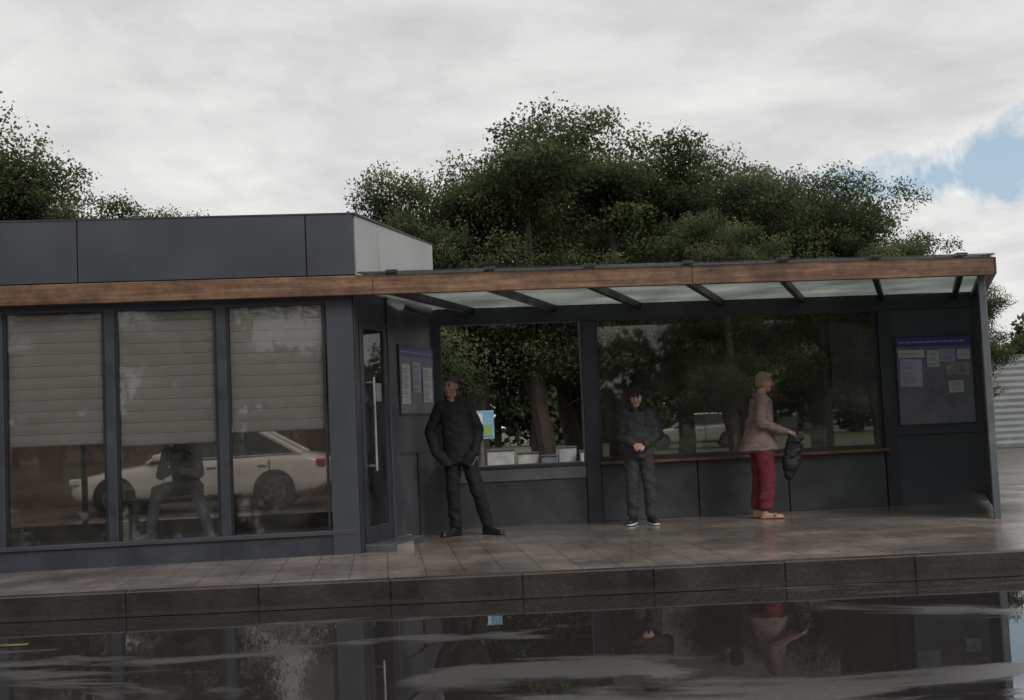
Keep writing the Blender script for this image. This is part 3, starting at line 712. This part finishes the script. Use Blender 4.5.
def man():
    e=empty('man_in_black',Matrix.Translation((-.64,12.62,.15))@Matrix.Scale(.96,4))
    F=Fig(); sk=skinm('skin_man',(.33,.18,.125)); hr=pmat('hair_grey_dark',(.06,.056,.052),.8); jk=fabric('black_jacket',(.009,.009,.012),.8); tr=fabric('black_trousers',(.008,.008,.010)); sh=pmat('black_shoe',(.012,.012,.012),.35)
    F.chain([(-.03,.02,.92),(-.04,.0,.50),(-.03,.03,.12)],[(.10,.11,.11),(.076,.082,.07),(.066,.074,.05)],tr)
    F.chain([(.12,.02,.92),(.22,-.03,.50),(.325,.02,.12)],[(.10,.11,.11),(.076,.082,.07),(.066,.074,.05)],tr)
    F.h((-.02,.02,.93),(.10,.12,.11),(.11,.02,.93),(.10,.12,.11),tr)
    shoe(F,(-.03,.03),-.75,sh,sh,.28); shoe(F,(.325,.02),.85,sh,sh,.28)
    F.h((.0,.01,1.35),(.165,.11,.10),(.03,.0,1.12),(.165,.125,.15),jk)
    F.h((.03,.0,1.12),(.165,.125,.15),(.045,.01,.90),(.175,.135,.07),jk)
    F.h((.045,.01,.90),(.178,.138,.06),(.055,.01,.80),(.185,.135,.04),jk)
    F.h((-.125,.015,1.415),.068,(.135,.015,1.405),.068,jk)
    F.h((-.06,.02,1.45),(.07,.06,.05),(.07,.02,1.445),(.07,.06,.05),jk)
    F.h((-.005,.02,1.485),(.066,.060,.03),(-.005,.015,1.51),(.062,.056,.02),jk)
    F.chain([(-.145,.015,1.405),(-.275,.06,1.14),(-.20,-.10,.90)],[.076,.064,.050],jk)
    F.chain([(.155,.015,1.395),(.260,.07,1.13),(.215,-.10,.90)],[.076,.064,.050],jk)
    hand(F,(-.195,-.11,.885),(.35,-.05,-.9),(.6,.6,.2),sk,.45,1.0,1)
    hand(F,(.208,-.115,.885),(-.3,-.05,-.9),(-.6,.6,.2),sk,.45,1.0,-1)
    F.h((-.15,-.130,.87),(.065,.04,.06),(-.10,-.12,.79),(.065,.03,.04),jk); F.h((.17,-.130,.87),(.062,.04,.05),(.13,-.12,.79),(.06,.03,.04),jk)
    F.h((-.01,.02,1.46),.056,(-.02,.0,1.57),.052,sk)
    head(F,(-.028,-.015,1.625),-.35,sk,hr,M_eye,M_lip,'short',1.0,.04)
    F.build('figure',.0068,{F.mi(jk):.011,F.mi(tr):.011},None,e)
man()

def teen():
    e=empty('hooded_teenager',Matrix.Translation((1.32,12.98,.15))@Matrix.Rotation(math.radians(-6),4,'Z')@Matrix.Scale(.97,4))
    F=Fig(); sk=skinm('skin_teen',(.42,.26,.19)); hr=pmat('hair_black',(.015,.012,.011),.7)
    jk=fabric('charcoal_hoodie',(.040,.041,.045)); hd=fabric('black_hood',(.012,.013,.016)); tr=fabric('grey_joggers',(.042,.042,.044)); sh=pmat('black_trainer',(.018,.018,.02),.5); so_=pmat('white_sole',(.6,.6,.58),.6)
    F.chain([(-.075,.02,.80),(-.095,-.01,.44),(-.10,.03,.12)],[(.09,.10,.10),(.074,.076,.07),(.062,.066,.045)],tr)
    F.chain([(.075,.02,.80),(.095,-.015,.44),(.10,.02,.12)],[(.09,.10,.10),(.074,.076,.07),(.062,.066,.045)],tr)
    F.h((-.06,.02,.82),(.09,.105,.09),(.06,.02,.82),(.09,.105,.09),tr)
    shoe(F,(-.10,.03),-.25,sh,so_,.24); shoe(F,(.10,.02),.3,sh,so_,.24)
    F.h((0,.01,1.19),(.140,.095,.09),(0,.0,.98),(.15,.115,.12),jk)
    F.h((0,.0,.98),(.15,.115,.12),(0,.01,.76),(.16,.125,.05),jk)
    F.h((-.105,.015,1.23),.062,(.105,.015,1.23),.062,jk)
    F.h((-.05,.02,1.26),(.06,.055,.04),(.05,.02,1.26),(.06,.055,.04),jk)
    F.chain([(-.125,.015,1.22),(-.185,.04,.97),(-.07,-.145,.90)],[.063,.055,.044],jk)
    F.chain([(.125,.015,1.22),(.185,.04,.97),(.08,-.145,.89)],[.063,.055,.044],jk)
    hand(F,(-.055,-.155,.895),(.8,-.35,-.25),(.2,.6,-.6),sk,.5,.85,1)
    hand(F,(.065,-.155,.885),(-.8,-.40,-.2),(-.2,.6,-.6),sk,.5,.85,-1)
    F.h((0,.02,1.27),.047,(0,.0,1.34),.045,sk)
    T,R=head(F,(0,-.015,1.405),-.1,sk,hr,M_eye,M_lip,'short',.92,.12)
    F.h(T((0,.035,.055)),R((.098,.100,.088)),T((0,.055,-.06)),R((.094,.07,.08)),hd)
    F.h(T((-.078,.0,-.06)),R((.028,.05,.07)),T((-.05,-.03,-.13)),R((.04,.05,.03)),hd)
    F.h(T((.078,.0,-.06)),R((.028,.05,.07)),T((.05,-.03,-.13)),R((.04,.05,.03)),hd)
    F.h(T((0,-.02,.075)),R((.078,.07,.04)),T((0,.0,.10)),R((.07,.07,.03)),hd)
    F.h(T((0,-.085,.055)),R((.06,.02,.008)),T((0,-.13,.048)),R((.045,.02,.006)),hd)
    bg=fabric('black_bag',(.010,.010,.011),.6)
    F.h((.17,.12,1.24),(.07,.06,.08),(.20,.13,1.0),(.085,.06,.09),bg)
    F.chain([(.09,-.075,1.10),(.11,-.03,1.28),(.15,.08,1.27)],[.016,.018,.018],bg)
    F.build('figure',.0065,{F.mi(jk):.012,F.mi(tr):.012},None,e)
teen()

def woman():
    e=empty('woman_in_pink_jacket',Matrix.Translation((2.68,13.12,.15))@Matrix.Rotation(math.radians(86),4,'Z')@Matrix.Scale(.965,4))
    F=Fig(); sk=skinm('skin_woman',(.42,.24,.17)); hr=pmat('hair_blonde',(.25,.18,.12),.7,var=.4,scale=30)
    jk=fabric('dusty_pink_jacket',(.20,.14,.13)); tr=fabric('crimson_trousers',(.135,.016,.026)); sd_=pmat('tan_sandal',(.28,.13,.08),.5); bg=pmat('black_plastic_bag',(.008,.008,.009),.55)
    F.chain([(-.075,.02,.86),(-.085,-.03,.48),(-.085,.01,.13)],[(.09,.12,.10),(.070,.090,.07),(.062,.082,.04)],tr)
    F.chain([(.075,.03,.86),(.085,.03,.48),(.085,.08,.13)],[(.09,.12,.10),(.070,.090,.07),(.062,.082,.04)],tr)
    F.h((-.06,.03,.88),(.09,.12,.10),(.06,.03,.88),(.09,.12,.10),tr)
    for (ax,ay,yw) in ((-.085,.01,-.15),(.085,.08,.12)):
        F.h((ax,ay,.13),.034,(ax,ay+.02,.06),.034,sk)
        F.h((ax,ay+.03,.045),(.03,.03,.028),(ax,ay-.15,.032),(.034,.04,.016),sk)
        F.h((ax,ay+.04,.014),(.037,.037,.014),(ax,ay-.17,.012),(.042,.042,.012),sd_)
        F.h((ax-.03,ay-.09,.04),.014,(ax+.03,ay-.09,.04),.014,sd_); F.h((ax,ay-.09,.055),(.03,.02,.012),(ax,ay-.11,.05),(.03,.02,.01),sd_)
    F.h((0,-.01,1.29),(.155,.125,.10),(0,.01,1.10),(.155,.145,.13),jk)
    F.h((0,.01,1.10),(.155,.145,.13),(0,.04,.90),(.18,.185,.06),jk)
    F.h((0,.04,.90),(.18,.185,.05),(0,.055,.77),(.195,.225,.03),jk)
    F.h((-.135,-.005,1.335),.068,(.135,-.005,1.335),.068,jk)
    F.h((-.05,.01,1.365),(.06,.07,.045),(.05,.01,1.365),(.06,.07,.045),jk)
    F.chain([(-.155,-.005,1.325),(-.20,.04,1.07),(-.13,-.22,.97)],[.074,.064,.046],jk)
    F.chain([(.155,-.005,1.325),(.20,.03,1.07),(.13,-.23,.99)],[.074,.064,.046],jk)
    hand(F,(-.125,-.245,.965),(.25,-.95,-.1),(.15,-.1,-1),sk,.9,.92,1)
    hand(F,(.125,-.255,.985),(-.25,-.95,-.1),(-.15,-.1,-1),sk,.9,.92,-1)
    F.h((0,-.01,1.38),.048,(0,-.035,1.46),.045,sk)
    head(F,(0,-.06,1.525),-.12,sk,hr,M_eye,M_lip,'bob',.95,.12)
    F.build('figure',.0066,{F.mi(jk):.014,F.mi(tr):.010},None,e)
    B=Fig()
    B.chain([(-.10,-.34,.95),(-.08,-.36,.86)],[(.02,.03,.03),(.045,.06,.05)],bg)
    B.chain([(-.10,-.33,.95),(-.06,-.34,.80),(-.05,-.31,.62),(-.05,-.27,.48)],[(.02,.05,.02),(.06,.10,.08),(.075,.11,.10),(.05,.05,.05)],bg)
    B.chain([(.10,-.34,.96),(-.02,-.38,.88)],[(.015,.03,.02),(.04,.08,.05)],bg)
    B.build('carrier_bag',.008,{0:.018},None,e)
woman()

def sitter():
    m=FR@Matrix.Translation((-3.47,2.44,.05))@Matrix.Rotation(math.radians(-4),4,'Z')
    e=empty('seated_person',m)
    F=Fig(); sk=skinm('skin_sitter',(.50,.32,.24)); hr=pmat('hair_dark',(.012,.010,.01),.7)
    jk=fabric('white_sweatshirt',(.85,.85,.85)); vs=fabric('dark_vest',(.04,.04,.045)); jn=fabric('light_jeans',(.58,.72,.80)); sh=pmat('white_trainer',(.88,.88,.86),.5)
    F.h((-.09,.05,.54),(.10,.12,.09),(.09,.05,.54),(.10,.12,.09),jn)
    F.chain([(-.10,.0,.54),(-.21,-.42,.53),(-.29,-.42,.13)],[.092,.070,.055],jn)
    F.chain([(.10,.0,.54),(.21,-.42,.53),(.31,-.40,.13)],[.092,.070,.055],jn)
    shoe(F,(-.29,-.42),-.6,sh,sh,.26); shoe(F,(.31,-.40),.6,sh,sh,.26)
    F.h((0,.03,.62),(.15,.12,.10),(0,-.08,.80),(.155,.12,.10),vs)
    F.h((0,-.08,.80),(.155,.12,.10),(0,-.15,.92),(.15,.10,.07),vs)
    F.h((-.13,-.15,.955),.06,(.13,-.15,.955),.06,jk)
    F.chain([(-.155,-.15,.945),(-.21,-.25,.70),(-.06,-.40,.74)],[.062,.056,.042],jk)
    F.chain([(.155,-.15,.945),(.21,-.25,.70),(.06,-.40,.74)],[.062,.056,.042],jk)
    hand(F,(-.05,-.41,.745),(.5,-.7,.5),(.7,.5,.2),sk,.6,.9,1); hand(F,(.05,-.41,.745),(-.5,-.7,.5),(-.7,.5,.2),sk,.6,.9,-1)
    F.h((0,-.17,.97),.05,(0,-.23,1.02),.046,sk)
    head(F,(0,-.27,1.075),.0,sk,hr,M_eye,M_lip,'fringe',.98,.45)
    F.build('figure',.007,{F.mi(jk):.010,F.mi(jn):.008},None,e)
    box('phone',-.04,.04,-.52,-.508,.76,.90,M_black,e,.004)
sitter()
